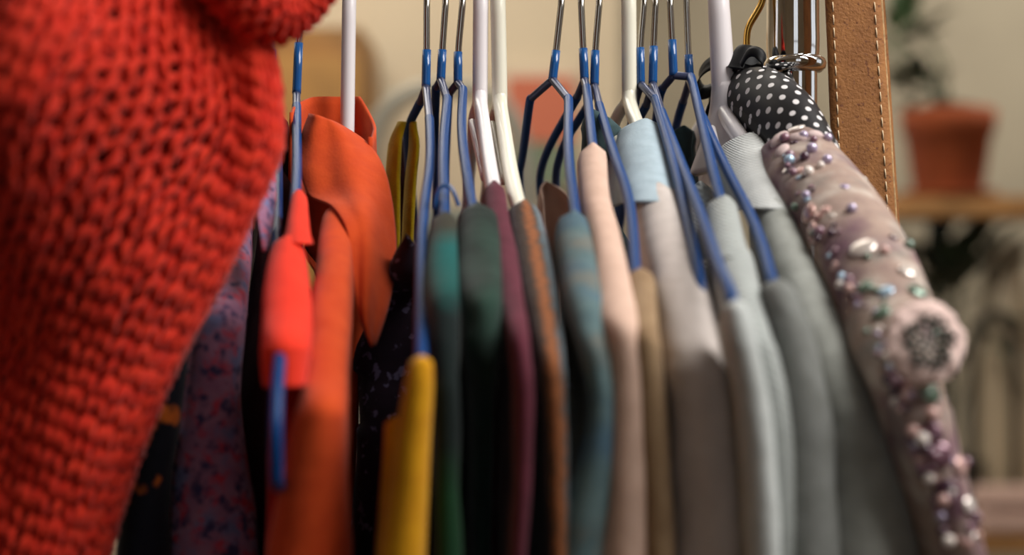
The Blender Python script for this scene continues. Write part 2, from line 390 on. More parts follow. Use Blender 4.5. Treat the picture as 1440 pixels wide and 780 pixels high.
# ---------------------------------------------------------------- hangers
K = .52
class Hang: off = .0085
def arm_depth(py, zn, Yn, far=False):
    q = (390-py)/F
    if far: return (zn+K*Yn)/(q+K)
    return (zn-K*Yn)/(q-K)
def finish(root, loc):
    root.location = loc
    for c in root.children:
        c.location = -Vector(loc)
def wire_hanger(label, top, coat, bend, near, far=None, Yn=.70, name='wire_hanger', bar=True, hook='steel', ext=None):
    """blue coated wire hanger; points are pixels of the photograph put at their depth along the arm"""
    root = empty(name); H = Hang(); H.root = root
    N = P(bend[0], bend[1], Yn); zn = N.z-CH
    pn = [P(p[0], p[1], p[2] if len(p) > 2 else arm_depth(p[1], zn, Yn)) for p in near]
    end = pn[-1]
    if ext:
        a, b = near[-1], ext
        for q in b: pn.append(P(q[0], q[1], q[2] if len(q) > 2 else arm_depth(q[1], zn, Yn)))
        end = pn[-1]
    elif (end-N).length < .16:
        d = (pn[-1]-N); d2 = Vector((d.x, d.y, 0)); t = .20/max(.02, abs(d.y))
        end = Vector((N.x+d.x*t, N.y-.20, N.z-.20*K)); pn.append(end)
    ax = Vector((end.x-N.x, end.y-N.y, 0)); H.ax = ax.normalized(); H.N = N
    if far: pf = [P(p[0], p[1], p[2] if len(p) > 2 else arm_depth(p[1], zn, Yn, True)) for p in far]
    else: pf = [Vector((2*N.x-p.x, 2*N.y-p.y, p.z)) for p in pn]
    fe = Vector((2*N.x-end.x, 2*N.y-end.y, end.z))
    if (pf[-1]-N).length < .16: pf.append(fe)
    # clear joint pieces, arms, bar
    def arm(pts, nm):
        j = [N+Vector((0, 0, .001))]+pts[:1]
        a = [N.lerp(pts[0], .55)]+pts
        tube('arm_joint', chaikin([N, N.lerp(pts[0], .5), pts[0], pts[0].lerp(pts[1], .05)], 1), .00185, M['clear'], root, 16)
        tail = pts[-1]+(pts[-1]-pts[-2]).normalized()*.002+Vector((0, 0, -.006))
        q = [N.lerp(pts[0], .93)]+pts+([tail, tail+Vector((0, 0, -.012))-H.ax*(0.004 if pts is pn else -.004)] if bar else [])
        tube('arm', chaikin(q, 3), .0021, M['blue_arm'], root, 18)
        return q[-1]
    e1 = arm(pn, 'arm'); e2 = arm(pf, 'arm')
    if bar: tube('trouser_bar', chaikin([e1, e1.lerp(e2, .03)+Vector((0, 0, -.006)), e1.lerp(e2, .5)+Vector((0, 0, -.012)), e1.lerp(e2, .97)+Vector((0, 0, -.006)), e2], 2), .002, M['blue_arm'], root)
    C = P(coat[0], coat[1], Yn); Tp = P(top[0], top[1], Yn)
    tube('neck_sleeve', [N, N.lerp(C, .1), N.lerp(C, .5), C], .0021, M['blue'], root, 12)
    # hook over the rail
    hx = Tp.x; s = 1 if H.ax.y < 0 else -1
    arc = [N, C, C.lerp(Tp, .7), Tp]
    r = .0155
    for i in range(12):
        a = -.25*PI+i*(1.25*PI)/11
        arc.append(Vector((hx+(Tp.x-C.x)*.12*(i/11), RY+r*math.cos(a), RZ+r*math.sin(a)+.0)))
    arc.append(Vector((arc[-1].x, RY-r, RZ-.012)))
    tube('hook', chaikin(arc, 2), .00155, M[hook], root, 12)
    finish(root, N)
    tag(root, label, 'hanger', 'wire hangers on the rail')
    H.zn = zn; H.Yn = Yn
    return H
def plastic_hanger(label, top, bend, near, far, rad, mat, Yn=.70, neck=1.0, strut=None, ext=None):
    root = empty('plastic_hanger'); H = Hang(); H.root = root
    N = P(bend[0], bend[1], Yn); zn = N.z-CH
    pn = [P(p[0], p[1], arm_depth(p[1], zn, Yn)) for p in near]
    d = pn[-1]-N; t = .20/max(.02, abs(d.y)); end = Vector((N.x+d.x*t, N.y-.20, N.z-.2*K))
    if ext: pn += [P(q[0], q[1], q[2] if len(q) > 2 else arm_depth(q[1], zn, Yn)+.003) for q in ext]
    else: pn.append(end)
    end = pn[-1]
    fe = Vector((2*N.x-end.x, 2*N.y-end.y, end.z))
    pf = [P(p[0], p[1], arm_depth(p[1], zn, Yn, True)) for p in far]+[fe]
    H.ax = Vector((end.x-N.x, end.y-N.y, 0)).normalized(); H.N = N
    tube('arm', chaikin([N+Vector((0, 0, .012)), N]+pn, 3), rad*.92, mat, root, 14)
    tube('arm', chaikin([N+Vector((0, 0, .010)), N]+pf, 3), rad*.8, mat, root, 14)
    tube('lower_bar', [end+Vector((0, 0, -.004)), end.lerp(fe, .5)+Vector((0, 0, -.008)), fe+Vector((0, 0, -.004))], rad*.7, mat, root, 10)
    if strut:
        q = [P(a, b, arm_depth(b, zn, Yn)+.012) for a, b in strut]
        tube('inner_strut', chaikin(q, 2), rad*.55, mat, root, 10)
    Tp = P(top[0], top[1], Yn)
    arc = [N+Vector((0, 0, -.004)), N.lerp(Tp, .3), N.lerp(Tp, .7), Tp]
    r = .016
    for i in range(12):
        a = -.2*PI+i*(1.2*PI)/11
        arc.append(Vector((Tp.x+(Tp.x-N.x)*.1, RY+r*math.cos(a), RZ+r*math.sin(a))))
    m = len(chaikin(arc, 2))
    tube('hook', chaikin(arc, 2), lambda u: rad*(neck+(1-neck)*smooth01(u/.45)) if neck != 1 else rad, mat, root, 16)
    finish(root, N); tag(root, label, 'hanger', 'plastic hangers on the rail')
    H.zn = zn; H.Yn = Yn; H.off = .015
    return H

hg = {}
hg['coral'] = wire_hanger('blue wire hanger leftmost in view, at the coral red top, its arm end showing below', (424, 0), (420, 60), (417, 132), [(417, 150), (418, 265), (405, 400), (391, 520, .478), (388, 585, .466)])
hg['orange'] = plastic_hanger('white plastic hanger sunk in the collar of the burnt orange shirt', (491, -5), (488, 200), [(487, 250), (478, 330)], [(488, 240)], .0033, M['white'], ext=[(470, 380), (464, 450)])
hg['yellow'] = wire_hanger('blue wire hanger with long bare arm running down to the mustard strap', (600, 0), (600, 70), (599, 122), [(604, 170), (606, 230), (596, 290), (592, 350), (593, 500, .486)], [(590, 146), (576, 172), (570, 200)], ext=[(590, 545, .480)])
hg['teal'] = wire_hanger('blue wire hanger holding the green checked flannel shirt', (627, 0), (622, 70), (620, 112), [(629, 140), (622, 210), (625, 295)], [(613, 124), (611, 185)], ext=[(624, 345), (626, 450)])
hg['bottle'] = wire_hanger('blue wire hanger holding the bottle green velvet top', (651, 0), (644, 73), (644, 116), [(651, 126), (648, 190), (660, 270), (664, 290)], [(631, 132), (629, 170)], ext=[(680, 360), (684, 420, .540)])
hg['maroon'] = plastic_hanger('white plastic hanger holding the maroon jersey', (676, -5), (675, 140), [(677, 158), (690, 250)], [(666, 165), (665, 200)], .0036, M['white'], strut=[(664, 172), (668, 190), (682, 250)], ext=[(706, 325), (724, 430)])
hg['stripes'] = plastic_hanger('ivory plastic hanger holding the striped wool knit', (700, -5), (703, 145), [(706, 165), (722, 272)], [(693, 168), (692, 205)], .0036, M['ivory'], strut=[(692, 175), (696, 195), (708, 255)], ext=[(754, 360), (768, 440)])
hg['slate'] = wire_hanger('blue wire hanger turned so both arms fork wide, above the teal grey top', (790, 0), (782, 71), (777, 112), [(800, 140), (798, 215), (808, 292)], [(745, 140), (735, 222), (728, 250)], ext=[(816, 360), (828, 450)])
hg['blush'] = wire_hanger('blue wire hanger whose near arm enters the rounded blush pink shoulder', (817, 0), (820, 68), (822, 112), [(825, 124), (833, 205), (840, 260)], [(811, 138), (762, 222), (757, 275)], ext=[(854, 330), (874, 440)])
hg['tan'] = wire_hanger('blue wire hanger with long curved arm running down to the tan wool', (843, 0), (837, 71), (836, 120), [(843, 150), (864, 220), (883, 270), (890, 320), (893, 385)], [(823, 155), (790, 205), (778, 260)], ext=[(900, 410), (907, 450)])
hg['sky'] = plastic_hanger('white plastic hanger behind the pale blue collar', (884, -5), (885, 140), [(889, 158), (900, 185), (912, 260)], [(868, 160), (852, 205)], .0036, M['ivory'], strut=[(866, 186), (868, 200), (876, 215)], ext=[(935, 290), (958, 370), (972, 440)])
hg['dkteal'] = wire_hanger('blue wire hanger just right of the ivory one, above the dark slate top', (906, 0), (900, 67), (901, 118), [(922, 140), (930, 170), (948, 230)], [(893, 145), (885, 190)], ext=[(965, 300), (985, 400)])
hg['pearl'] = wire_hanger('blue wire hanger whose thick arm end drops into the narrow pearl grey sleeve', (922, 0), (919, 65), (918, 118), [(931, 160), (960, 235), (985, 300, .56), (1012, 380, .502), (1024, 402, .489), (1032, 430, .478)], [(908, 150), (897, 170)], ext=[(1044, 470, .476)])
hg['ash'] = wire_hanger('blue wire hanger with a sideways bent joint, holding the light grey knit', (942, 0), (945, 56), (947, 106), [(972, 108), (985, 165), (1005, 250), (1014, 285)], [(931, 125), (926, 140)], ext=[(1026, 325), (1034, 362), (1050, 420)])
hg['sage2'] = wire_hanger('blue wire hanger nearest the right, arm curving down to the grey cuff', (965, 0), (968, 77), (970, 112), [(990, 170), (1022, 240), (1055, 300), (1074, 350, .542), (1086, 398, .514)], [(960, 145), (952, 170)], Yn=.707, ext=[(1102, 430, .507), (1110, 460, .505)])
hg['sage'] = plastic_hanger('wide white plastic hanger beside the black bow', (1010, -5), (1019, 150), [(1022, 165), (1040, 192)], [(1003, 170), (980, 235)], .0042, M['white'], neck=1.35, strut=[(1000, 182), (1004, 200), (1012, 230)], ext=[(1068, 230, .650), (1090, 285, .622), (1112, 340, .59), (1138, 400, .57), (1155, 440, .56)])
hg['purple'] = wire_hanger('blue wire hanger hidden behind the red sweater, holding the purple print shirt', (352, 0), (350, 70), (350, 120), [(340, 140), (325, 320)], Yn=.80, ext=[(318, 380, .66), (306, 450, .64)])
hg['navy'] = wire_hanger('blue wire hanger farthest left behind the red sweater, holding the navy print shirt', (250, 0), (250, 70), (250, 120), [(248, 140), (235, 400)], Yn=.80)
hg['wine'] = wire_hanger('blue wire hanger behind the red sweater edge, holding the dark wine top', (384, 0), (382, 70), (380, 120), [(382, 140), (388, 175)], Yn=.745, ext=[(392, 240), (386, 400)])
tube_loop = [P(612, 294, .578), P(613, 272, .578), P(622, 259, .578), P(635, 262, .578), P(645, 290, .578)]
lp = tube('hanging_loop', chaikin(tube_loop, 3), .0008, M['blue'], hg['teal'].root, 8); lp.location = -hg['teal'].root.location

# ---------------------------------------------------------------- garments
def interp(pts, n):
    """dense rows from control points (px, py, w, Y) by length of the path"""
    ys = [p[1] for p in pts]
    s = [0]
    for a, b in zip(pts, pts[1:]): s.append(s[-1]+max(1e-3, math.hypot(a[0]-b[0], a[1]-b[1])))
    out = []
    for i in range(n):
        t = s[-1]*i/(n-1)
        out.append([pchip(s, [p[k] for p in pts], t) for k in range(4)])
    return out
def uloft(name, H, pts, mat, parent=None, hem=.50, hwc=.0045, Yend=.482, seed=0, amp=.0012, neck_drop=.07, far='mirror',
          Dmax=None, open_w=None, tip_amp=.0010, rows=54, sharp=1.0, flare=1.25, thick=.0009):
    """cloth hanging over one hanger: a ridge along the shoulder, a rounded shoulder end, two sides down to the hem"""
    full = []
    for p in pts:
        Y = p[3] if len(p) > 3 else max(Yend, arm_depth(p[1], H.zn, H.Yn)-H.off)
        full.append((p[0], p[1], p[2], Y))
    R_ = interp(full, rows)
    tips = [(P(r[0], r[1], r[3]), r[2]/F*r[3]) for r in R_]
    last, wl = tips[-1]
    if hem:
        v = (tips[-1][0]-tips[-6][0]); v = v/max(1e-4, -v.z)
        zz = last.z; zh = CH-hem
        for i in range(1, 9):
            dz = (zz-zh)*i/8
            drift = min(dz, .03)
            tips.append((Vector((last.x+v.x*drift, last.y, zz-dz)), wl*(1+(flare-1)*i/8)))
    z0 = tips[0][0].z
    N = H.N
    def half(sign):
        V, UV, Fc = [], [], []; nq = None; acc = 0
        for i, (T, wd) in enumerate(tips):
            if i: acc += (T-tips[i-1][0]).length
            tv = Vector((N.x-T.x, N.y-T.y, 0)); D = tv.length; tv.normalize(); side = Vector((-tv.y, tv.x, 0))
            vert = i > 0 and abs((T-tips[i-1][0]).y) < .0006
            r = wd*(.62 if vert else .95)*sharp
            # inner limit: steep neckline, then across to the middle
            drop = z0-T.z
            T0 = tips[0][0]; D0 = (Vector((T0.x-N.x, T0.y-N.y, 0))).length
            Din = max(0.0, D-D0)+.0+.012*smooth01(drop/.01)
            lim = Din+(D-Din)*smooth01((drop-neck_drop*.6)/(neck_drop*.5))
            if Dmax: lim = min(lim, Dmax)
            lim = max(lim, 1e-4)
            ds = [r*(1-math.cos(PI/2*k/7)) for k in range(8)]
            ds += [r+(max(lim, r+1e-3)-r)*(k/12)**1.3 for k in range(1, 13)]
            ds = [min(d, lim) for d in ds]
            row = []
            for sg in (-1, 1):
                lst = []
                for d in ds:
                    rr = min(d/r, 1) if r > 1e-6 else 1
                    h0 = .5*wd*math.sqrt(max(0, 1-(1-rr)**2))
                    t = smooth01((d-r)/.07)
                    hh = h0*(1-t)+min(h0, hwc)*t
                    ph = Vector((d*28+seed*7.3, T.z*9, sign*3.1+seed))
                    ramp = smooth01(d/max(.01, 1.5*r))*smooth01(drop/.03)
                    sh = amp*ramp*(noise.noise(ph)*1.3+.7*math.sin(d*90+seed+T.z*14))
                    sh += tip_amp*noise.noise(Vector((T.z*45+seed*5, d*40, sg*2.0)))*smooth01(d/max(.004, r))
                    q = T+tv*d+side*(sg*hh+sh)
                    q.z += 0
                    if sign < 0: q = Vector((2*N.x-q.x, 2*N.y-q.y, q.z))
                    lst.append((q, (sg*(d+.3*hh), acc)))
                row.append(lst)
            line = list(reversed(row[0]))+row[1][1:]
            nq = len(line)
            V += [a[0] for a in line]; UV += [a[1] for a in line]
        for i in range(len(tips)-1):
            for k in range(nq-1):
                a = i*nq+k
                f = (a, a+1, a+nq+1, a+nq)
                Fc.append(f)
        return V, UV, Fc
    V, UV, Fc = half(1)
    nn = len(V)
    if far == 'mirror':
        V2, UV2, F2 = half(-1)
        Fc += [tuple(i+nn for i in f) for f in F2]; V += V2; UV += UV2
    o = link_mesh(name, V, Fc, mat, None, UV)
    bm = bmesh.new(); bm.from_mesh(o.data)
    bmesh.ops.remove_doubles(bm, verts=bm.verts[:], dist=2e-5)
    bmesh.ops.recalc_face_normals(bm, faces=bm.faces[:])
    bm.to_mesh(o.data); bm.free()
    if thick:
        md = o.modifiers.new('cloth_thickness', 'SOLIDIFY'); md.thickness = thick; md.offset = -1
    if parent: o.parent = parent; o.location = -parent.location
    return o
def sheet(name, left, right, bulge, mat, parent=None, rows=40, cols=18, seed=0, amp=.001, thick=.0012, curl=None):
    """one free piece of cloth between a left and a right edge (px, py, Y)"""
    L = interp([(a, b, 0, c) for a, b, c in left], rows); Rr = interp([(a, b, 0, c) for a, b, c in right], rows)
    V, Fc, UV = [], [], []
    for i in range(rows):
        a = P(L[i][0], L[i][1], L[i][3]); b = P(Rr[i][0], Rr[i][1], Rr[i][3])
        for k in range(cols):
            t = k/(cols-1); q = a.lerp(b, t)
            bb = bulge(i/(rows-1), t) if callable(bulge) else bulge*math.sin(PI*t)
            q.y -= bb
            q.y += amp*noise.noise(Vector((q.x*70+seed, q.z*50, seed)))*2
            V.append(q); UV.append((q.x, q.z))
    for i in range(rows-1):
        for k in range(cols-1):
            a = i*cols+k; Fc.append((a, a+1, a+cols+1, a+cols))
    o = link_mesh(name, V, Fc, mat, None, UV)
    md = o.modifiers.new('cloth_thickness', 'SOLIDIFY'); md.thickness = thick; md.offset = 0
    if parent: o.parent = parent; o.location = -parent.location
    return o
sheet('neck_web', [(1005, 118, .70), (1003, 150, .70), (992, 195, .70), (974, 246, .70)], [(1033, 118, .698), (1036, 150, .692), (1036, 185, .685), (1046, 230, .672)], .003, M['white'], hg['sage'].root, rows=24, cols=10, amp=0, thick=.004)
def garment(name, H, label, cat):
    r = empty(name, (H.N.x, H.N.y, H.N.z-.02)); tag(r, label, cat, 'garments hanging on the rail'); return r

# purple print shirt, half hidden behind the red sweater
g = garment('patterned_shirt', hg['purple'], 'purple shirt with red and blue speckled print beside the red sweater', 'shirt')
uloft('body', hg['purple'], [(345, 262, 8), (338, 285, 40), (328, 330, 52), (318, 380, 62), (306, 450, 74), (296, 530, 86), (290, 600, 96), (290, 690, 118), (292, 780, 136)], M['purple'], g, seed=1, Yend=.575)
sheet('collar', [(372, 232, .62), (364, 265, .60), (362, 300, .59), (371, 352, .58)], [(386, 236, .62), (388, 270, .61), (385, 310, .60), (374, 354, .58)], .002, M['purple'], g, rows=16, cols=8)
g = tag(uloft('printed_shirt', hg['navy'], [(250, 450, 10), (244, 475, 44), (228, 570, 58), (214, 660, 60), (206, 720, 66), (200, 780, 76)], M['navy'], seed=2, Yend=.565), 'dark navy shirt with orange print low behind the red sweater', 'shirt', 'garments hanging on the rail')
g = tag(uloft('wine_top', hg['wine'], [(392, 158, 6, .69), (395, 172, 26, .685), (396, 230, 40, .67), (390, 330, 56, .65), (380, 470, 76, .64), (372, 620, 90, .63), (368, 780, 100, .63)], M['wine'], seed=3), 'dark wine red top in the shade between purple and coral', 'top', 'garments hanging on the rail')

# coral top
g = garment('coral_top', hg['coral'], 'coral red sleeveless top with cap sleeve and folded collar', 'top')
uloft('sleeve', hg['coral'], [(405, 330, 12), (404, 342, 40), (403, 380, 58), (401, 430, 68), (400, 490, 68), (399, 520, 64), (399, 545, 58)], M['coral'], g, hem=None, Dmax=.05, far=None, seed=4, Yend=.485, amp=.0006)
uloft('collar', hg['coral'], [(420, 266, 8), (420, 276, 20), (419, 300, 28), (419, 325, 36), (420, 341, 44)], M['coral'], g, hem=None, Dmax=.035, far=None, seed=5)
uloft('body', hg['coral'], [(408, 400, 8, .56), (408, 420, 50, .56), (408, 500, 60, .555), (408, 620, 64, .55), (408, 780, 70, .55)], fabric('coral_cotton_body', (190, 36, 24)), g, seed=6)  # darker copy of the coral cotton, with shade in the colour

# burnt orange shirt
g = garment('orange_shirt', hg['orange'], 'burnt orange linen shirt with a standing collar on the white hanger', 'shirt')
uloft('sleeve', hg['orange'], [(472, 285, 12), (471, 300, 36), (470, 340, 50), (468, 380, 54), (462, 440, 60), (457, 520, 60), (450, 580, 72), (444, 640, 88), (436, 710, 106), (430, 780, 122)], M['orange'], g, seed=7, Dmax=.06, far=None, hem=.5)
uloft('body', hg['orange'], [(472, 205, 10, .664), (474, 230, 84, .662), (478, 290, 132, .658), (490, 340, 130, .65), (508, 400, 64, .65), (498, 500, 34, .655), (490, 640, 24, .655), (486, 780, 24, .655)], M['orange'], g, seed=8)
sheet('shoulder_yoke', [(436, 160, .664), (425, 195, .658), (424, 235, .648), (434, 274, .637), (466, 290, .62), (488, 325, .605), (496, 380, .595), (502, 430, .59), (512, 462, .588), (524, 484, .586)],
      [(482, 178, .668), (512, 198, .668), (532, 222, .662), (545, 255, .65), (553, 300, .64), (556, 345, .63), (553, 390, .62), (545, 430, .61), (536, 460, .60), (527, 485, .588)],
      lambda u, t: .012*math.sin(PI*t)*(1-.4*u)+.0022*math.sin(t*9+u*6)*math.sin(PI*t), M['orange'], g, rows=60, cols=30, seed=9, amp=.0012)
def collar_band():
    V, Fc, UV = [], [], []
    n = 36; m = 12
    for i in range(m):
        for k in range(n):
            a = PI*1.12*k/(n-1)-.06*PI
            px = 477+52*math.cos(a)*(1+.03*math.sin(3*a))
            x = (px-720)/F*.70
            y = .675+.04*math.sin(a)
            top = 160-30*math.sin(a)**.6 if math.sin(a) > 0 else 165
            if px > 500: top += (px-500)*1.35
            if px < 440: top += (440-px)*.3
            z = CH+(390-top)/F*.70-.045*i/(m-1)
            V.append(Vector((x+.0012*math.sin(a*7)*(i/(m-1)), y+.0015*math.sin(5*a+i*.3), z))); UV.append((a*.03, z))
    for i in range(m-1):
        for k in range(n-1):
            a = i*n+k; Fc.append((a, a+1, a+n+1, a+n))
    o = link_mesh('collar', V, Fc, M['orange'], None, UV)
    md = o.modifiers.new('cloth_thickness', 'SOLIDIFY'); md.thickness = .0015
    o.parent = g; o.location = -g.location
collar_band()

# mustard top, strap near and strap far
g = garment('mustard_top', hg['yellow'], 'mustard yellow strappy top low on the long bare blue arm', 'top')
uloft('body', hg['yellow'], [(593, 499, 10), (592, 510, 32), (588, 550, 42), (582, 610, 48), (575, 690, 56), (566, 780, 66)], M['yellow'], g, seed=10, Dmax=.05, far=None, Yend=.468, amp=.0006, tip_amp=.0002)
uloft('side_seam', hg['yellow'], [(556, 585, 8, .50), (556, 600, 22, .50), (553, 650, 26, .50), (550, 720, 30, .50), (546, 780, 30, .50)], M['yellow'], g, seed=11, Dmax=.04, far=None, amp=.0004)
def far_strap():
    for nm, pts, wpx in (('strap', [(566, 172), (556, 205), (553, 255), (553, 330), (553, 430)], 17), ('strap', [(581, 172), (583, 200), (578, 255), (574, 330), (570, 430)], 12)):
        a = [(x-wpx/2*min(1, .5+i*.4), y, .724+.004*(i > 0)) for i, (x, y) in enumerate(pts)]
        b = [(x+wpx/2*min(1, .5+i*.4), y, .724-.006*(i > 0)) for i, (x, y) in enumerate(pts)]
        sheet(nm, a, b, .002, M['lime'], g, rows=24, cols=8, thick=.002)
    sheet('strap_lining', [(570, 176, .775), (562, 220, .775), (562, 430, .775)], [(576, 176, .775), (580, 220, .775), (576, 430, .775)], .0, M['wine'], g, rows=10, cols=4)  # dark sheet standing in for the shaded hollow between the straps
far_strap()
g = tag(uloft('lace_top', hg['yellow'], [(571, 330, 8, .60), (573, 345, 30, .605), (566, 380, 54, .61), (557, 430, 80, .63), (540, 510, 128, .63), (538, 620, 110, .62), (532, 780, 124, .62)], M['plum'], seed=12), 'dark plum lace top in the shade behind the mustard strap', 'top', 'garments hanging on the rail')  # dark lace, its lower part widened to paint the shaded gap black

g = tag(uloft('checked_shirt', hg['teal'], [(627, 297, 14), (626, 308, 36), (624, 345, 42), (625, 430, 44), (628, 560, 38), (630, 690, 34), (632, 780, 34)], M['teal_check'], seed=13), 'green and teal checked flannel shirt with dark gaps in the check', 'shirt', 'garments hanging on the rail')
g = tag(uloft('velvet_top', hg['bottle'], [(671, 284, 20), (675, 300, 54), (680, 350, 62), (685, 430, 56), (685, 500, 44, .495), (683, 580, 34, .51), (681, 680, 30, .525), (680, 780, 28, .53)], M['bottle'], seed=14), 'bottle green velvet top with broad rounded shoulder', 'top', 'garments hanging on the rail')
g = garment('maroon_jersey', hg['maroon'], 'maroon jersey with slim smooth sleeve under a white hanger', 'jersey')
uloft('sleeve', hg['maroon'], [(695, 253, 14), (697, 268, 32), (706, 325, 36), (720, 400, 34), (733, 480, 32), (741, 560, 27), (739, 660, 23), (732, 780, 20)], M['maroon'], g, seed=15, Dmax=.07, far=None)
uloft('body', hg['maroon'], [(700, 300, 8, .63), (702, 320, 26, .63), (705, 500, 30, .60), (706, 780, 30, .60)], M['maroon'], g, seed=16)
g = tag(uloft('striped_cardigan', hg['stripes'], [(738, 280, 16), (742, 298, 46), (754, 360, 58), (767, 430, 52), (779, 520, 40), (786, 630, 32), (788, 780, 28)], M['stripes'], seed=17), 'brown, orange and grey striped wool knit under the ivory hanger', 'cardigan', 'garments hanging on the rail')
g = tag(uloft('teal_grey_top', hg['slate'], [(808, 295, 14), (809, 310, 42), (816, 360, 56), (827, 430, 56), (839, 500, 46), (847, 570, 40), (842, 640, 48), (828, 720, 64), (817, 780, 74)], M['slate'], seed=18), 'teal grey mottled cotton top below the forked blue hanger', 'top', 'garments hanging on the rail')
g = garment('blush_blouse', hg['blush'], 'blush pink cotton blouse with thumb shaped shoulder', 'blouse')
uloft('sleeve', hg['blush'], [(834, 200, 12), (835, 215, 38), (842, 280, 42), (854, 330, 44), (868, 400, 58), (880, 470, 62), (888, 560, 62), (888, 650, 66), (885, 780, 78)], M['blush'], g, seed=19, Dmax=.09, far=None, tip_amp=.002)
uloft('body', hg['blush'], [(846, 290, 8, .62), (850, 310, 30, .62), (862, 420, 36, .60), (866, 600, 40, .59), (868, 780, 44, .59)], M['blush'], g, seed=20)
g = tag(uloft('tan_jumper', hg['tan'], [(900, 376, 14), (904, 390, 40), (910, 480, 46), (918, 580, 46), (926, 680, 48), (930, 780, 48)], M['tan'], seed=21), 'tan wool jumper low between blush blouse and pale grey shirt', 'jumper', 'garments hanging on the rail')
g = garment('pale_grey_shirt', hg['sky'], 'pale grey shirt with light blue rolled collar on an ivory hanger', 'shirt')
uloft('collar', hg['sky'], [(908, 166, 24), (910, 178, 66), (913, 210, 84), (917, 245, 90), (922, 282, 94)], M['sky'], g, hem=None, seed=22, Dmax=.06, far=None, hwc=.012, tip_amp=.0012)
uloft('sleeve', hg['sky'], [(926, 256, 14), (930, 268, 56), (942, 310, 84), (958, 370, 88), (975, 440, 90), (990, 520, 102), (1001, 600, 112), (1010, 700, 116), (1015, 780, 120)], M['cream'], g, seed=23, tip_amp=.002, Dmax=.10, far=None)
uloft('body', hg['sky'], [(930, 330, 8, .60), (934, 345, 60, .60), (945, 460, 66, .58), (955, 600, 70, .57), (960, 780, 76, .57)], M['cream'], g, seed=24)
g = tag(uloft('dark_slate_top', hg['dkteal'], [(962, 176, 20, .735), (965, 190, 54, .735), (972, 240, 62, .73), (985, 320, 66, .72), (995, 450, 70, .70), (1000, 780, 80, .70)], M['dkteal'], seed=25, Dmax=.03), 'dark slate top glimpsed behind the blue hangers and pale collar', 'top', 'garments hanging on the rail')
g = garment('grey_knit_sweater', hg['ash'], 'light grey fine knit sweater with a seamed shoulder band', 'sweater')
uloft('shoulder_band', hg['ash'], [(1020, 274, 14), (1021, 288, 42), (1026, 325, 54), (1034, 362, 60)], M['ash'], g, hem=None, Dmax=.06, far=None, seed=26)
uloft('sleeve', hg['ash'], [(1032, 340, 20), (1036, 352, 56), (1048, 410, 62), (1070, 490, 66), (1090, 570, 70), (1104, 660, 74), (1112, 780, 80)], M['ash'], g, seed=27, Dmax=.10, far=None)
uloft('body', hg['ash'], [(985, 254, 10, .66), (990, 270, 50, .66), (1000, 340, 56, .64), (1015, 480, 60, .61), (1030, 780, 64, .60)], M['weave'], g, seed=28)
g = tag(uloft('pearl_top', hg['pearl'], [(1036, 420, 14, .474), (1039, 434, 38, .469), (1050, 490, 46, .466), (1062, 550, 46), (1074, 640, 48), (1082, 780, 50)], M['pearl'], seed=29, Yend=.466), 'narrow pearl grey top low under the thick blue arm end', 'top', 'garments hanging on the rail')
g = tag(uloft('dark_grey_shirt', hg['sage2'], [(1096, 391, 14, .505), (1102, 404, 44, .497), (1114, 450, 58, .488), (1128, 530, 74, .484), (1140, 620, 84, .482), (1146, 780, 90, .48)], M['sage2'], seed=30, Dmax=.12, far=None), 'darker grey linen shirt with rounded cuff below the right blue arm', 'shirt', 'garments hanging on the rail')
g = garment('sage_grey_shirt', hg['sage'], 'sage grey linen shirt with white woven collar next to the sequinned dress', 'shirt')
uloft('collar', hg['sage'], [(1056, 186, 24), (1060, 196, 62), (1068, 230, 78), (1078, 265, 80), (1086, 292, 78)], M['weave'], g, hem=None, seed=31, Dmax=.05, far=None, hwc=.01)
uloft('sleeve', hg['sage'], [(1090, 278, 16, .595), (1094, 292, 50, .588), (1112, 340, 66, .565), (1138, 400, 78, .54), (1162, 460, 86, .52), (1186, 525, 100, .507), (1204, 590, 114, .50), (1226, 680, 140, .495), (1240, 780, 164, .49)], M['sage'], g, seed=32, Dmax=.10, far=None, tip_amp=.0015, Yend=.47)
uloft('body', hg['sage'], [(1096, 340, 10, .60), (1104, 360, 56, .60), (1130, 480, 62, .58), (1150, 780, 66, .57)], M['sage'], g, seed=33)

g = bpy.data.objects['blush_blouse']
uloft('sleeve', hg['blush'], [(768, 254, 8, .775), (769, 266, 30, .78), (774, 310, 48, .785), (778, 460, 60, .79)], M['blush'], g, seed=50, Dmax=.05, far=None)
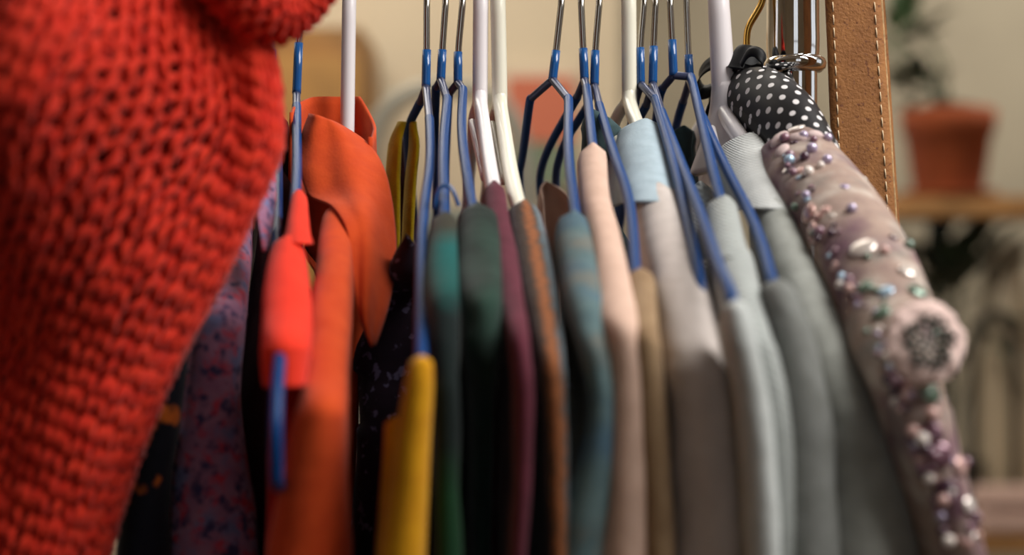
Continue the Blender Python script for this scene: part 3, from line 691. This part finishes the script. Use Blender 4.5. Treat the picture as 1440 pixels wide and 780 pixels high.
# ---------------------------------------------------------------- padded polka dot hanger
ph = tag(empty('padded_hanger', P(1062, 110, .70)), 'padded hanger covered in black polka dot satin with gold hook and bow', 'hanger')
def pp(o): o.parent = ph; o.location = -ph.location; return o
def padded():
    pts = [P(1038, 150, .73), P(1046, 142, .712), P(1070, 147, .686), P(1104, 172, .662), P(1130, 216, .645), P(1168, 285, .62), P(1206, 345, .59), P(1240, 415, .56), P(1254, 450, .545)]
    pts = chaikin(pts, 3); rows = len(pts)
    T, Nn = frames(pts); V, UV, Fc = [], [], []
    n = 32; acc = 0
    up = Vector((0, 0, 1))
    for i, p in enumerate(pts):
        if i: acc += (p-pts[i-1]).length
        u = i/(rows-1)
        r = .0160*min(1, math.sqrt(max(0, 1-(1-min(1, u/.08))**2))*.75+.25)*(1-.45*smooth01((u-.4)/.5))*math.sqrt(max(.02, 1-max(0, (u-.9)/.1)**2))
        S = T[i].cross(up).normalized(); B = S.cross(T[i])
        for k in range(n+1):
            a = 2*PI*k/n
            pk = 1+.025*math.sin(a*9+i*.1)*(1-smooth01(u/.3))
            V.append(p+S*(math.cos(a)*r*.86*pk)+B*(math.sin(a)*r*1.12*pk)); UV.append((acc, a*.0155))
    for i in range(rows-1):
        for k in range(n):
            a = i*(n+1)+k; Fc.append((a, a+1, a+n+2, a+n+1))
    pp(link_mesh('padding', V, Fc, M['dots'], None, UV))
    # far half of the padding
    N0 = pts[0]
    q = [N0, Vector((N0.x-.006, .75, N0.z-.008)), Vector((N0.x-.02, .82, N0.z-.04)), Vector((N0.x-.04, .90, N0.z-.09))]
    pp(tube('padding', chaikin(q, 2), .012, M['dots'], None, 20))
padded()
hk = [P(1050, 70, .70), P(1050, 50, .70), P(1053, 36, .70), P(1063, 20, .70), P(1072, 4, .70), P(1076, -20, .70)]
hk += [Vector((hk[-1].x, RY+.016*math.cos(a), RZ+.016*math.sin(a))) for a in [(-.3+1.3*i/10)*PI for i in range(11)]]
pp(tube('hook', chaikin(hk, 3), .0016, M['brass'], None, 14))
pp(tube('neck_wrap', chaikin([P(1044, 102, .70), P(1048, 85, .70), P(1049, 72, .70), P(1050, 64, .70)], 2), lambda u: .0075*(1-u)+.0028, M['ribbon'], None, 16))
def ribbon(name, pts, wd):
    pts = chaikin(pts, 3); T, _ = frames(pts); V, Fc, UV = [], [], []
    for i, p in enumerate(pts):
        s = Vector((.25, .2, .95)); s = (s-T[i]*s.dot(T[i])).normalized()
        ww = wd(i/(len(pts)-1))
        for t in (-1, -.33, .33, 1): V.append(p+s*(ww*t)+T[i].cross(s)*(.0008*(1-t*t)))
    for i in range(len(pts)-1):
        for k in range(3): Fc.append((i*4+k, i*4+k+1, i*4+k+5, i*4+k+4))
    o = link_mesh(name, V, Fc, M['ribbon']); md = o.modifiers.new('t', 'SOLIDIFY'); md.thickness = .0006
    return pp(o)
ribbon('bow_loop', [P(1042, 92, .695), P(1015, 82, .70), P(990, 92, .71), P(978, 112, .72), P(984, 132, .725), P(1002, 128, .715), P(1030, 104, .70)], lambda u: .0036)
ribbon('bow_loop', [P(1044, 90, .69), P(1054, 72, .685), P(1068, 74, .682), P(1072, 90, .682), P(1058, 100, .685), P(1044, 96, .69)], lambda u: .0024)
ribbon('ribbon_tail', [P(1030, 104, .70), P(1005, 120, .712), P(992, 150, .72), P(998, 178, .725)], lambda u: .003+.001*u)
ribbon('ribbon_tail', [P(1040, 100, .70), P(1050, 120, .69), P(1046, 150, .692), P(1040, 175, .70)], lambda u: .003)

# ---------------------------------------------------------------- sequinned dress
dress = tag(empty('sequinned_dress', P(1180, 260, .6)), 'mauve net dress with sequins, pearls and a pale flower on the polka dot hanger', 'dress')
H = Hang(); H.N = P(1052, 112, .70); H.zn = H.N.z-CH; H.Yn = .70
body = uloft('bodice', H, [(1136, 178, 78, .632), (1144, 190, 92, .622), (1168, 222, 122, .60), (1200, 270, 146, .572), (1236, 325, 150, .545), (1268, 380, 140, .52), (1286, 440, 126, .50), (1292, 500, 112, .488), (1310, 570, 92, .482), (1328, 640, 80, .48), (1352, 710, 64, .478), (1374, 780, 56, .476)],
             M['net'], None, seed=40, hem=.5, Dmax=.07, far=None, hwc=.02, tip_amp=.003, thick=.0006)
verts = [v.co.copy() for v in body.data.vertices]; polys = [tuple(p.vertices) for p in body.data.polygons]
bvh = BVHTree.FromPolygons(verts, polys)
body.parent = dress; body.location = -dress.location
back = uloft('skirt', H, [(1230, 420, 20, .60), (1236, 440, 60, .60), (1256, 560, 70, .58), (1290, 780, 80, .56)], M['net'], dress, seed=41, hem=.5, hwc=.006)
def ball_mesh(name, mat, sub=2, flat=1.0):
    bm = bmesh.new(); bmesh.ops.create_icosphere(bm, subdivisions=sub, radius=1)
    for v in bm.verts: v.co.z *= flat
    me = bpy.data.meshes.new(name); bm.to_mesh(me); bm.free()
    me.polygons.foreach_set('use_smooth', [True]*len(me.polygons)); me.materials.append(mat); return me
bead_cols = {'pearl_bead': ((226, 214, 206), .18, 0), 'mauve_bead': ((128, 92, 106), .15, 0), 'lilac_bead': ((178, 164, 190), .1, .3),
             'ice_bead': ((176, 204, 226), .08, .3), 'sea_bead': ((104, 124, 108), .22, .1), 'plum_bead': ((72, 44, 60), .15, 0), 'rose_bead': ((206, 164, 156), .2, 0)}
bm_ = {k: ball_mesh(k, plain(k, c, r, mt, coat=.8), 2) for k, (c, r, mt) in bead_cols.items()}
sq_ = {k: ball_mesh('sequin_'+k, plain('sequin_'+k, c, .12, .4, coat=.6), 2, .25) for k, (c, r, mt) in bead_cols.items()}
O = Vector((0, 0, CH))
def hit(px, py):
    d = (P(px, py, 1)-O).normalized()
    h = bvh.ray_cast(O, d)
    if h[0] is None: return None, None
    n = h[1]
    if n.dot(d) > 0: n = -n
    return h[0], n
def put(kind, px, py, rpx, flat=False, lift=.5):
    p, n = hit(px, py)
    if p is None: return
    r = rpx/F*p.y
    me = (sq_ if flat else bm_)[kind]
    o = bpy.data.objects.new('sequin' if flat else 'bead', me); COL.objects.link(o)
    o.scale = (r, r, r); o.rotation_euler = n.to_track_quat('Z', 'Y').to_euler()
    o.parent = dress; o.location = p+n*(r*lift*(.25 if flat else 1))-dress.location
edge_l = ([175, 200, 250, 300, 350, 420, 500, 600, 700, 780], [1098, 1098, 1106, 1122, 1150, 1195, 1232, 1274, 1312, 1338])
edge_r = ([175, 200, 250, 300, 350, 420, 500, 600, 700, 780], [1180, 1212, 1258, 1300, 1328, 1352, 1346, 1358, 1376, 1390])
for i in range(215):
    py = 180+590*R.random()**1.0
    a, b = pchip(*edge_l, py), pchip(*edge_r, py)
    t = R.random(); t = t if R.random() < .55 else (1-abs(R.gauss(0, .16)) if R.random() < .6 else abs(R.gauss(0, .12)))
    px = a+(b-a)*t
    if py > 230 and R.random() < .3: px = a+(b-a)*abs(R.gauss(.08, .07)); py = py
    kinds = ['pearl_bead', 'mauve_bead', 'lilac_bead', 'mauve_bead', 'plum_bead', 'rose_bead', 'ice_bead', 'sea_bead']
    k = R.choice(kinds[:6] if py > 520 else kinds)
    put(k, px, py, R.uniform(4, 8.5)*(1.25 if py > 520 else 1), R.random() < .5)
for (px, py, r, k, fl) in [(1214, 350, 21, 'pearl_bead', True), (1279, 331, 22, 'lilac_bead', True), (1120, 182, 14, 'pearl_bead', True), (1146, 176, 12, 'rose_bead', True), (1098, 190, 10, 'pearl_bead', True),
        (1211, 198, 10, 'ice_bead', False), (1194, 186, 9, 'pearl_bead', False), (1240, 224, 8, 'sea_bead', False), (1244, 238, 8, 'ice_bead', False), (1260, 262, 7, 'lilac_bead', False), (1138, 244, 8, 'pearl_bead', False),
        (1198, 296, 8, 'lilac_bead', False), (1276, 300, 9, 'mauve_bead', False), (1138, 300, 16, 'rose_bead', True), (1142, 322, 13, 'rose_bead', True), (1335, 515, 11, 'ice_bead', False), (1350, 540, 9, 'plum_bead', False),
        (1216, 404, 13, 'sea_bead', True), (1246, 410, 12, 'ice_bead', True), (1290, 410, 15, 'sea_bead', True), (1276, 382, 14, 'pearl_bead', True), (1305, 384, 15, 'mauve_bead', True), (1326, 412, 11, 'sea_bead', True), (1340, 425, 12, 'rose_bead', True),
        (1240, 440, 14, 'sea_bead', True), (1308, 553, 16, 'sea_bead', True), (1350, 655, 15, 'rose_bead', True), (1362, 710, 12, 'pearl_bead', True), (1320, 640, 20, 'mauve_bead', True), (1310, 610, 18, 'mauve_bead', True), (1330, 690, 18, 'plum_bead', True)]:
    put(k, px, py, r, fl)
rm_ = ball_mesh('edge_petal', fabric('pearl_ruffle_satin', (216, 196, 190), (196, 172, 172), 600, .2, .3), 3, .45)
for (px, py, rx, ry) in [(1096, 196, 13, 17), (1112, 184, 16, 13), (1131, 178, 17, 11), (1150, 176, 16, 10), (1168, 180, 14, 10), (1122, 194, 14, 10), (1184, 188, 12, 9), (1100, 212, 10, 13), (1146, 190, 13, 9)]:
    p, n = hit(px, py)
    if p is None: continue
    o = bpy.data.objects.new('edge_petal', rm_); COL.objects.link(o)
    o.scale = (rx/F*p.y, ry/F*p.y, .009*.5); o.rotation_euler = n.to_track_quat('Z', 'Y').to_euler(); o.parent = dress; o.location = p-dress.location
# the pale flower
fp, fn = hit(1290, 480)
if fp is None: fp, fn = P(1290, 480, .48), Vector((0, -1, 0))
fl = empty('flower', fp-Vector((0, .010, 0))-dress.location); fl.parent = dress; fl['label'] = 'pale pink fabric flower with dark beaded centre'
fn = Vector((fn.x*.4+.05, -1, .12)).normalized(); q = fn.to_track_quat('Z', 'Y')
fl.rotation_euler = q.to_euler()
def petal_mesh():
    V, Fc = [], []; n, m = 9, 8
    for i in range(n):
        u = i/(n-1)
        for k in range(m):
            t = k/(m-1)*2-1
            rr = .0050+.0088*u; wdt = .0075*math.sin(PI*min(1, .22+.62*u))**.7*(1-.55*max(0, u-.75)/.25)
            V.append(Vector((rr, t*wdt, .0012*math.sin(PI*u)+.0014*(1-t*t)-.001*u+.0006*math.sin(t*5))))
    for i in range(n-1):
        for k in range(m-1):
            a = i*m+k; Fc.append((a, a+m, a+m+1, a+1))
    return V, Fc
pv, pf_ = petal_mesh(); pm = fabric('pale_petal_satin', (232, 206, 196), (220, 192, 184), 600, .2, .3)
p0 = None
for k in range(6):
    if p0 is None:
        o = link_mesh('petal', pv, pf_, pm); md = o.modifiers.new('t', 'SOLIDIFY'); md.thickness = .0008; p0 = o
    else: o = p0.copy(); COL.objects.link(o)
    o.parent = fl; o.rotation_euler = (0, 0, k*PI/3+.2); o.location = (0, 0, .0003*(k % 2))
fc_ = ball_mesh('flower_center_bead', plain('dark_green_grey_bead', (58, 62, 54), .45), 2)
for k in range(46):
    a = k*2.39996; r = .0074*math.sqrt((k+.5)/34)
    o = bpy.data.objects.new('center_bead', fc_); COL.objects.link(o)
    o.parent = fl; o.location = (r*math.cos(a), r*math.sin(a), .0030); o.scale = (.0010,)*3

# ---------------------------------------------------------------- red chunky sweater
sw = tag(empty('knitted_sweater', P(200, 300, .5)), 'red chunky hand knit sweater filling the left, nearest the camera', 'sweater')
E_py = [-70, 20, 60, 100, 150, 200, 250, 300, 350, 400, 470, 530, 620, 700, 780, 900]
E_px = [378, 374, 380, 390, 395, 396, 380, 356, 332, 308, 270, 242, 204, 176, 152, 112]
DIRL = Vector((-.89, 0, .456))
def sweat(a, b):
    """a metres inward from the right edge, b along the edge in pixels of height"""
    Y0 = .535
    base = P(pchip(E_py, E_px, b), b, Y0)
    r = .035
    if a < r*PI/2*.9:
        th = a/(r); off = r*(1-math.cos(th)); dep = r*math.sin(th)
    else:
        th = PI/2*.9; off = r*(1-math.cos(th))+(a-r*th); dep = r*math.sin(th)+(a-r*th)*.10
    q = base+DIRL*off
    # folds of the hanging cloth
    f = 0
    k = math.exp(-((a-.036)/.013)**2)*smooth01((480-b)/420); f += .016*k
    k2 = math.exp(-((a-.085)/.028)**2-((b-270)/170)**2); f -= .055*k2
    k3 = math.exp(-((a-.07)/.025)**2)*smooth01((b-430)/200); f += .012*k3
    f += .004*noise.noise(Vector((a*22, b*.006, 1.0)))
    q.y -= dep-f
    return q
def knit():
    W, Hh = .0080, .0047
    V, Fc = [], []
    nb = 36; na = 32
    sides = 6; per = 14
    blen = (E_py[-1]-E_py[0])
    for j in range(nb):
        bc = E_py[0]+blen*(j+.5)/nb
        hpx = blen/nb
        pts = []
        jit = noise.noise(Vector((j*.7, 0, 0)))*.4
        for s in range(na*per+1):
            t = 2*PI*s/per
            x = W*(t/(2*PI))+W*.17*math.sin(2*t)-.012
            yb = bc-math.cos(t)*hpx*.86+7.0*noise.noise(Vector((x*110, j*.6, 2)))
            zz = -.0027*math.cos(2*t)+.0012*noise.noise(Vector((x*140, j*.8, 9)))
            x2 = x+.0024*noise.noise(Vector((j*.9, x*90, 5)))+(.5*W if j % 2 else 0)*.0
            if x2 < 0:
                q = sweat(0, yb); q.y += -x2; q.x += x2*.3
            else: q = sweat(x2, yb)
            q.y -= zz*1.0+.0010
            pts.append(q)
        v, f = tube_data(pts, lambda u, j=j: .00175+.00035*noise.noise(Vector((u*90, j*1.3, 0))), sides, base=len(V), cap=False)
        V += v; Fc += f
    o = link_mesh('knit_front', V, Fc, M['red_yarn'], None); o.parent = sw; o.location = -sw.location
    V, Fc, UV = [], [], []
    nr, nc = 60, 50
    for i in range(nr):
        b = E_py[0]+blen*i/(nr-1)
        for k in range(nc):
            a = -.03+.26*k/(nc-1)
            q = sweat(max(a, 0), b); q.y += .0046
            if a < 0: q.y += -a; q.x += a*.3
            else: q.x -= .0022
            V.append(q); UV.append((a, b*.0003))
    for i in range(nr-1):
        for k in range(nc-1):
            c = i*nc+k; Fc.append((c, c+1, c+nc+1, c+nc))
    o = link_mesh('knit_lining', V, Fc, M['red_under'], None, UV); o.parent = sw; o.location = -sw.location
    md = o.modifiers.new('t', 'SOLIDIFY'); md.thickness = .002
knit()
def sleeve_roll():
    """rolled neck of the sweater crossing the top edge"""
    V, Fc = [], []
    A = [P(300, -60, .50), P(345, -8, .51), P(376, 14, .52), P(402, 2, .525), P(425, -26, .53), P(450, -70, .54)]
    c = chaikin(A, 3); T, Nn = frames(c)
    acc = 0; n = len(c)
    def surf(u, th, r):
        x = u*(n-1); i = min(n-2, int(x)); t = x-i
        p = c[i].lerp(c[i+1], t); tt = T[i].lerp(T[i+1], t).normalized(); nn = Nn[i].lerp(Nn[i+1], t); nn = (nn-tt*nn.dot(tt)).normalized()
        return p+(nn*math.cos(th)+tt.cross(nn)*math.sin(th))*r
    ln = 15; ring = 9; per = 14
    for j in range(ln):
        pts = []
        for s in range(ring*per+1):
            t = 2*PI*s/per; th = 2*PI*(s/per+.17*math.sin(2*t))/ring
            u = min(1, max(0, (j+.5-.8*math.cos(t)*.5)/ln))
            pts.append(surf(u, th, .0100+.0026*math.cos(2*t)))
        v, f = tube_data(pts, .0017, 6, base=len(V), cap=False); V += v; Fc += f
    o = link_mesh('rolled_neck', V, Fc, M['red_yarn'], None); o.parent = sw; o.location = -sw.location
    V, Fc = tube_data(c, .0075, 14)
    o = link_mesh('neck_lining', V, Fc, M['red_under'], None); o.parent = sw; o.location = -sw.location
sleeve_roll()

# ---------------------------------------------------------------- background, far out of focus
wood = plain('brown_wood', (150, 104, 46), .55, var=.25, scale=12)
wood2 = plain('shelf_oak', (176, 128, 76), .5, var=.2, scale=14)
terra = plain('terracotta', (150, 70, 30), .85, var=.15, scale=30)
soil = plain('dark_soil', (34, 30, 24), .95, var=.3, scale=60)
leafm = plain('plant_leaf', (58, 84, 44), .5, var=.3, scale=20)
leafd = plain('dark_plant_leaf', (38, 52, 32), .5, var=.3, scale=20)
ceram = plain('cream_ceramic', (206, 188, 158), .4, var=.05)
dark = plain('dark_iron', (46, 42, 36), .45, .5)
pink = fabric('pale_pink_towel', (214, 182, 168))
# cabinet
cb = tag(empty('wooden_cabinet', P(400, 390, 2.9)), 'brown wooden wall cabinet blurred behind the white and blue hangers at left', 'cabinet')
def cbp(o): o.parent = cb; o.location = -cb.location; return o
x0, x1 = P(180, 0, 2.95).x, P(512, 0, 2.95).x; zt, zb = P(0, 36, 2.95).z, P(0, 420, 2.95).z
cbp(box('body', (x0, 2.96, zb), (x1, 3.28, zt), wood, bev=.01))
for i in range(2):
    xa = x0+(x1-x0)*(i*.5)+.008; xb = x0+(x1-x0)*(i*.5+.5)-.008
    d = cbp(box('door', (xa, 2.935, zb+.02), (xb, 2.958, zt-.06), plain('door_wood', (166, 120, 58), .5, var=.2, scale=10)))
    h = box('door_knob', ((xa if i else xb-.02), 2.915, (zt+zb)/2), ((xa if i else xb-.02)+.02, 2.935, (zt+zb)/2+.02), dark, d, .006)
# framed print
fr = tag(empty('framed_print', P(755, 170, 3.28)), 'framed print with a red field over green on the beige wall', 'picture')
def frp(o): o.parent = fr; o.location = -fr.location; return o
a, b = P(706, 92, 3.27), P(815, 268, 3.27)
frp(box('frame', (a.x, 3.272, b.z), (b.x, 3.298, a.z), plain('pale_frame', (190, 172, 148), .5)))
frp(box('print_field', (a.x+.012, 3.266, a.z-.165), (b.x-.012, 3.273, a.z-.025), plain('red_print', (178, 98, 72), .8), bev=0))
frp(box('print_field', (a.x+.012, 3.266, b.z+.012), (b.x-.012, 3.273, a.z-.17), plain('green_print', (104, 116, 94), .8), bev=0))
# bent chair arch
ch = tag(empty('grey_chair', P(560, 500, 2.6)), 'grey curved chair back blurred behind the yellow strap', 'chair')
def chp(o): o.parent = ch; o.location = -ch.location; return o
A = [P(500, 900, 2.6), P(500, 420, 2.6), P(506, 260, 2.6), P(528, 170, 2.6), P(570, 128, 2.6), P(640, 118, 2.6), P(710, 140, 2.6), P(745, 230, 2.6), P(750, 500, 2.6), P(750, 900, 2.6)]
chp(tube('back_frame', chaikin(A, 3), .016, plain('grey_metal', (132, 128, 116), .5, .2), None, 14))
chp(box('backrest', (P(520, 0, 2.6).x, 2.6, P(0, 620, 2.6).z), (P(730, 0, 2.6).x, 2.63, P(0, 290, 2.6).z), plain('grey_upholstery', (120, 122, 112), .9), bev=.012))
zs = P(0, 900, 2.6).z
chp(box('seat', (P(495, 0, 2.6).x, 2.2, zs-.06), (P(755, 0, 2.6).x, 2.65, zs), plain('grey_seat', (120, 122, 112), .9), bev=.02))
for lx in (497, 752):
    for ly in (2.24, 2.6):
        chp(tube('leg', [Vector((P(lx, 0, 2.6).x, ly, zs-.05)), Vector((P(lx, 0, 2.6).x, ly, .2)), Vector((P(lx, 0, 2.6).x, ly, 0))], .014, dark))
# shelving unit on the right
Ys = 3.4
shu = tag(empty('shelving_unit', (P(1400, 0, Ys).x, Ys, 0)), 'oak shelving unit at right carrying the terracotta pot', 'shelf')
def shp(o): o.parent = shu; o.location = -shu.location; return o
xs0, xs1 = P(1195, 0, Ys).x, P(1700, 0, Ys).x
zS, zL = P(0, 280, Ys).z, P(0, 735, Ys).z
for zz in (zS, zL, .45): shp(box('shelf_board', (xs0, Ys-.14, zz-.045), (xs1, Ys+.2, zz), wood2))
for xx in (xs0, xs1-.03):
    for yy in (Ys-.13, Ys+.17): shp(box('upright', (xx, yy, 0), (xx+.03, yy+.03, zS+.0), wood2))
def leaf_mesh(l, wd):
    V, Fc = [], []
    for i in range(7):
        u = i/6; ww = wd*math.sin(PI*min(.98, u*.9+.06))
        for t in (-1, 0, 1): V.append(Vector((u*l, t*ww, .18*l*math.sin(u*2.4)-abs(t)*-.15*ww)))
    for i in range(6):
        for k in range(2): Fc.append((i*3+k, i*3+k+1, i*3+k+4, i*3+k+3))
    return V, Fc
def plant(root, centre, n, l, wd, mat, spread, origin):
    v, f = leaf_mesh(l, wd); first = None
    for i in range(n):
        d = Vector((R.gauss(0, 1), R.gauss(0, 1), R.gauss(.3, .8))).normalized()
        p = centre+d*spread*R.random()**.5
        if first is None: o = link_mesh('leaf', v, f, mat); first = o
        else: o = first.copy(); COL.objects.link(o)
        o.rotation_euler = d.to_track_quat('X', 'Z').to_euler(); o.scale = (R.uniform(.7, 1.2),)*3
        o.parent = root; o.location = p-root.location
        if i % 5 == 0:
            s = tube('stem', chaikin([origin, origin.lerp(p, .5)+Vector((R.uniform(-.02, .02), 0, .03)), p], 2), .003, mat, root, 6); s.location = -root.location
pb = P(1333, 274, 3.35); pb.z = zS
pot = tag(empty('potted_plant', pb), 'terracotta pot with a leafy plant on the oak shelf right of the strap', 'potted plant')
r1, r0, hh = .101, .072, (274-150)/F*3.35
o = lathe('pot', [(0, 0), (r0, 0), (r0*1.02, .004), (r1*.93, hh*.72), (r1*1.0, hh*.73), (r1*1.03, hh*.98), (r1*.94, hh), (r1*.9, hh*.86), (0, hh*.86)], terra, pot, 40)
lathe('saucer', [(0, .002), (r0*1.35, .002), (r0*1.5, .014), (r0*1.42, .014), (r0*1.3, .006), (0, .006)], terra, pot, 36)
lathe('soil', [(r1*.92, hh*.88), (r1*.6, hh*1.04), (0, hh*1.08)], soil, pot, 28, wob=lambda a, z: 1+.05*math.sin(5*a))
plant(pot, pb+Vector((-.11, 0, hh+.15)), 30, .07, .022, leafm, .075, pb+Vector((0, 0, hh)))
plant(pot, pb+Vector((-.07, 0, hh+.025)), 16, .07, .02, leafd, .055, pb+Vector((0, 0, hh)))
# things on the lower board
def lowered(px, Y): v = P(px, 0, Y); return Vector((v.x, Y, zL))
v0 = lowered(1412, 3.5)
vs = tag(empty('ceramic_vase', v0), 'tall cream ceramic vase on the lower oak shelf', 'vase')
hv = P(0, 345, 3.5).z-zL
lathe('body', [(0, 0), (.06, 0), (.07, .02), (.088, hv*.35), (.082, hv*.6), (.052, hv*.82), (.044, hv*.9), (.052, hv), (.046, hv), (.038, hv*.9), (0, hv*.85)], ceram, vs, 40)
v1 = lowered(1330, 3.48)
pl2 = tag(empty('dark_plant', v1), 'dark leafy plant in an iron pot on the lower oak shelf', 'potted plant')
lathe('pot', [(0, 0), (.06, 0), (.085, .14), (.078, .14), (.07, .12), (0, .12)], dark, pl2, 32)
plant(pl2, v1+Vector((.0, 0, P(0, 430, 3.48).z-zL)), 60, .11, .03, leafd, .17, v1+Vector((0, 0, .13)))
v2 = lowered(1398, 3.33)
wr = tag(empty('iron_stand', v2), 'dark iron arched stand in front of the cream vase', 'stand')
ht = P(0, 435, 3.33).z-zL
A = [Vector((-.045, 0, .004)), Vector((-.045, 0, ht*.7)), Vector((-.034, 0, ht*.95)), Vector((0, 0, ht)), Vector((.034, 0, ht*.95)), Vector((.045, 0, ht*.7)), Vector((.045, 0, .004))]
tube('arch', chaikin(A, 3), .010, dark, wr, 10)
for sx in (-.045, .045): tube('foot', [Vector((sx, -.05, .008)), Vector((sx, 0, .008)), Vector((sx, .05, .008))], .007, dark, wr, 8)
v3 = lowered(1415, 3.29)
tw = empty('folded_towel', v3); tag(tw, 'pale pink folded towel stack on the lower oak shelf edge', 'towel')
for i in range(2): box('fold', (-.075, -.04, .001+.05*i), (.13, .035, .048+.05*i), pink, tw, .012)
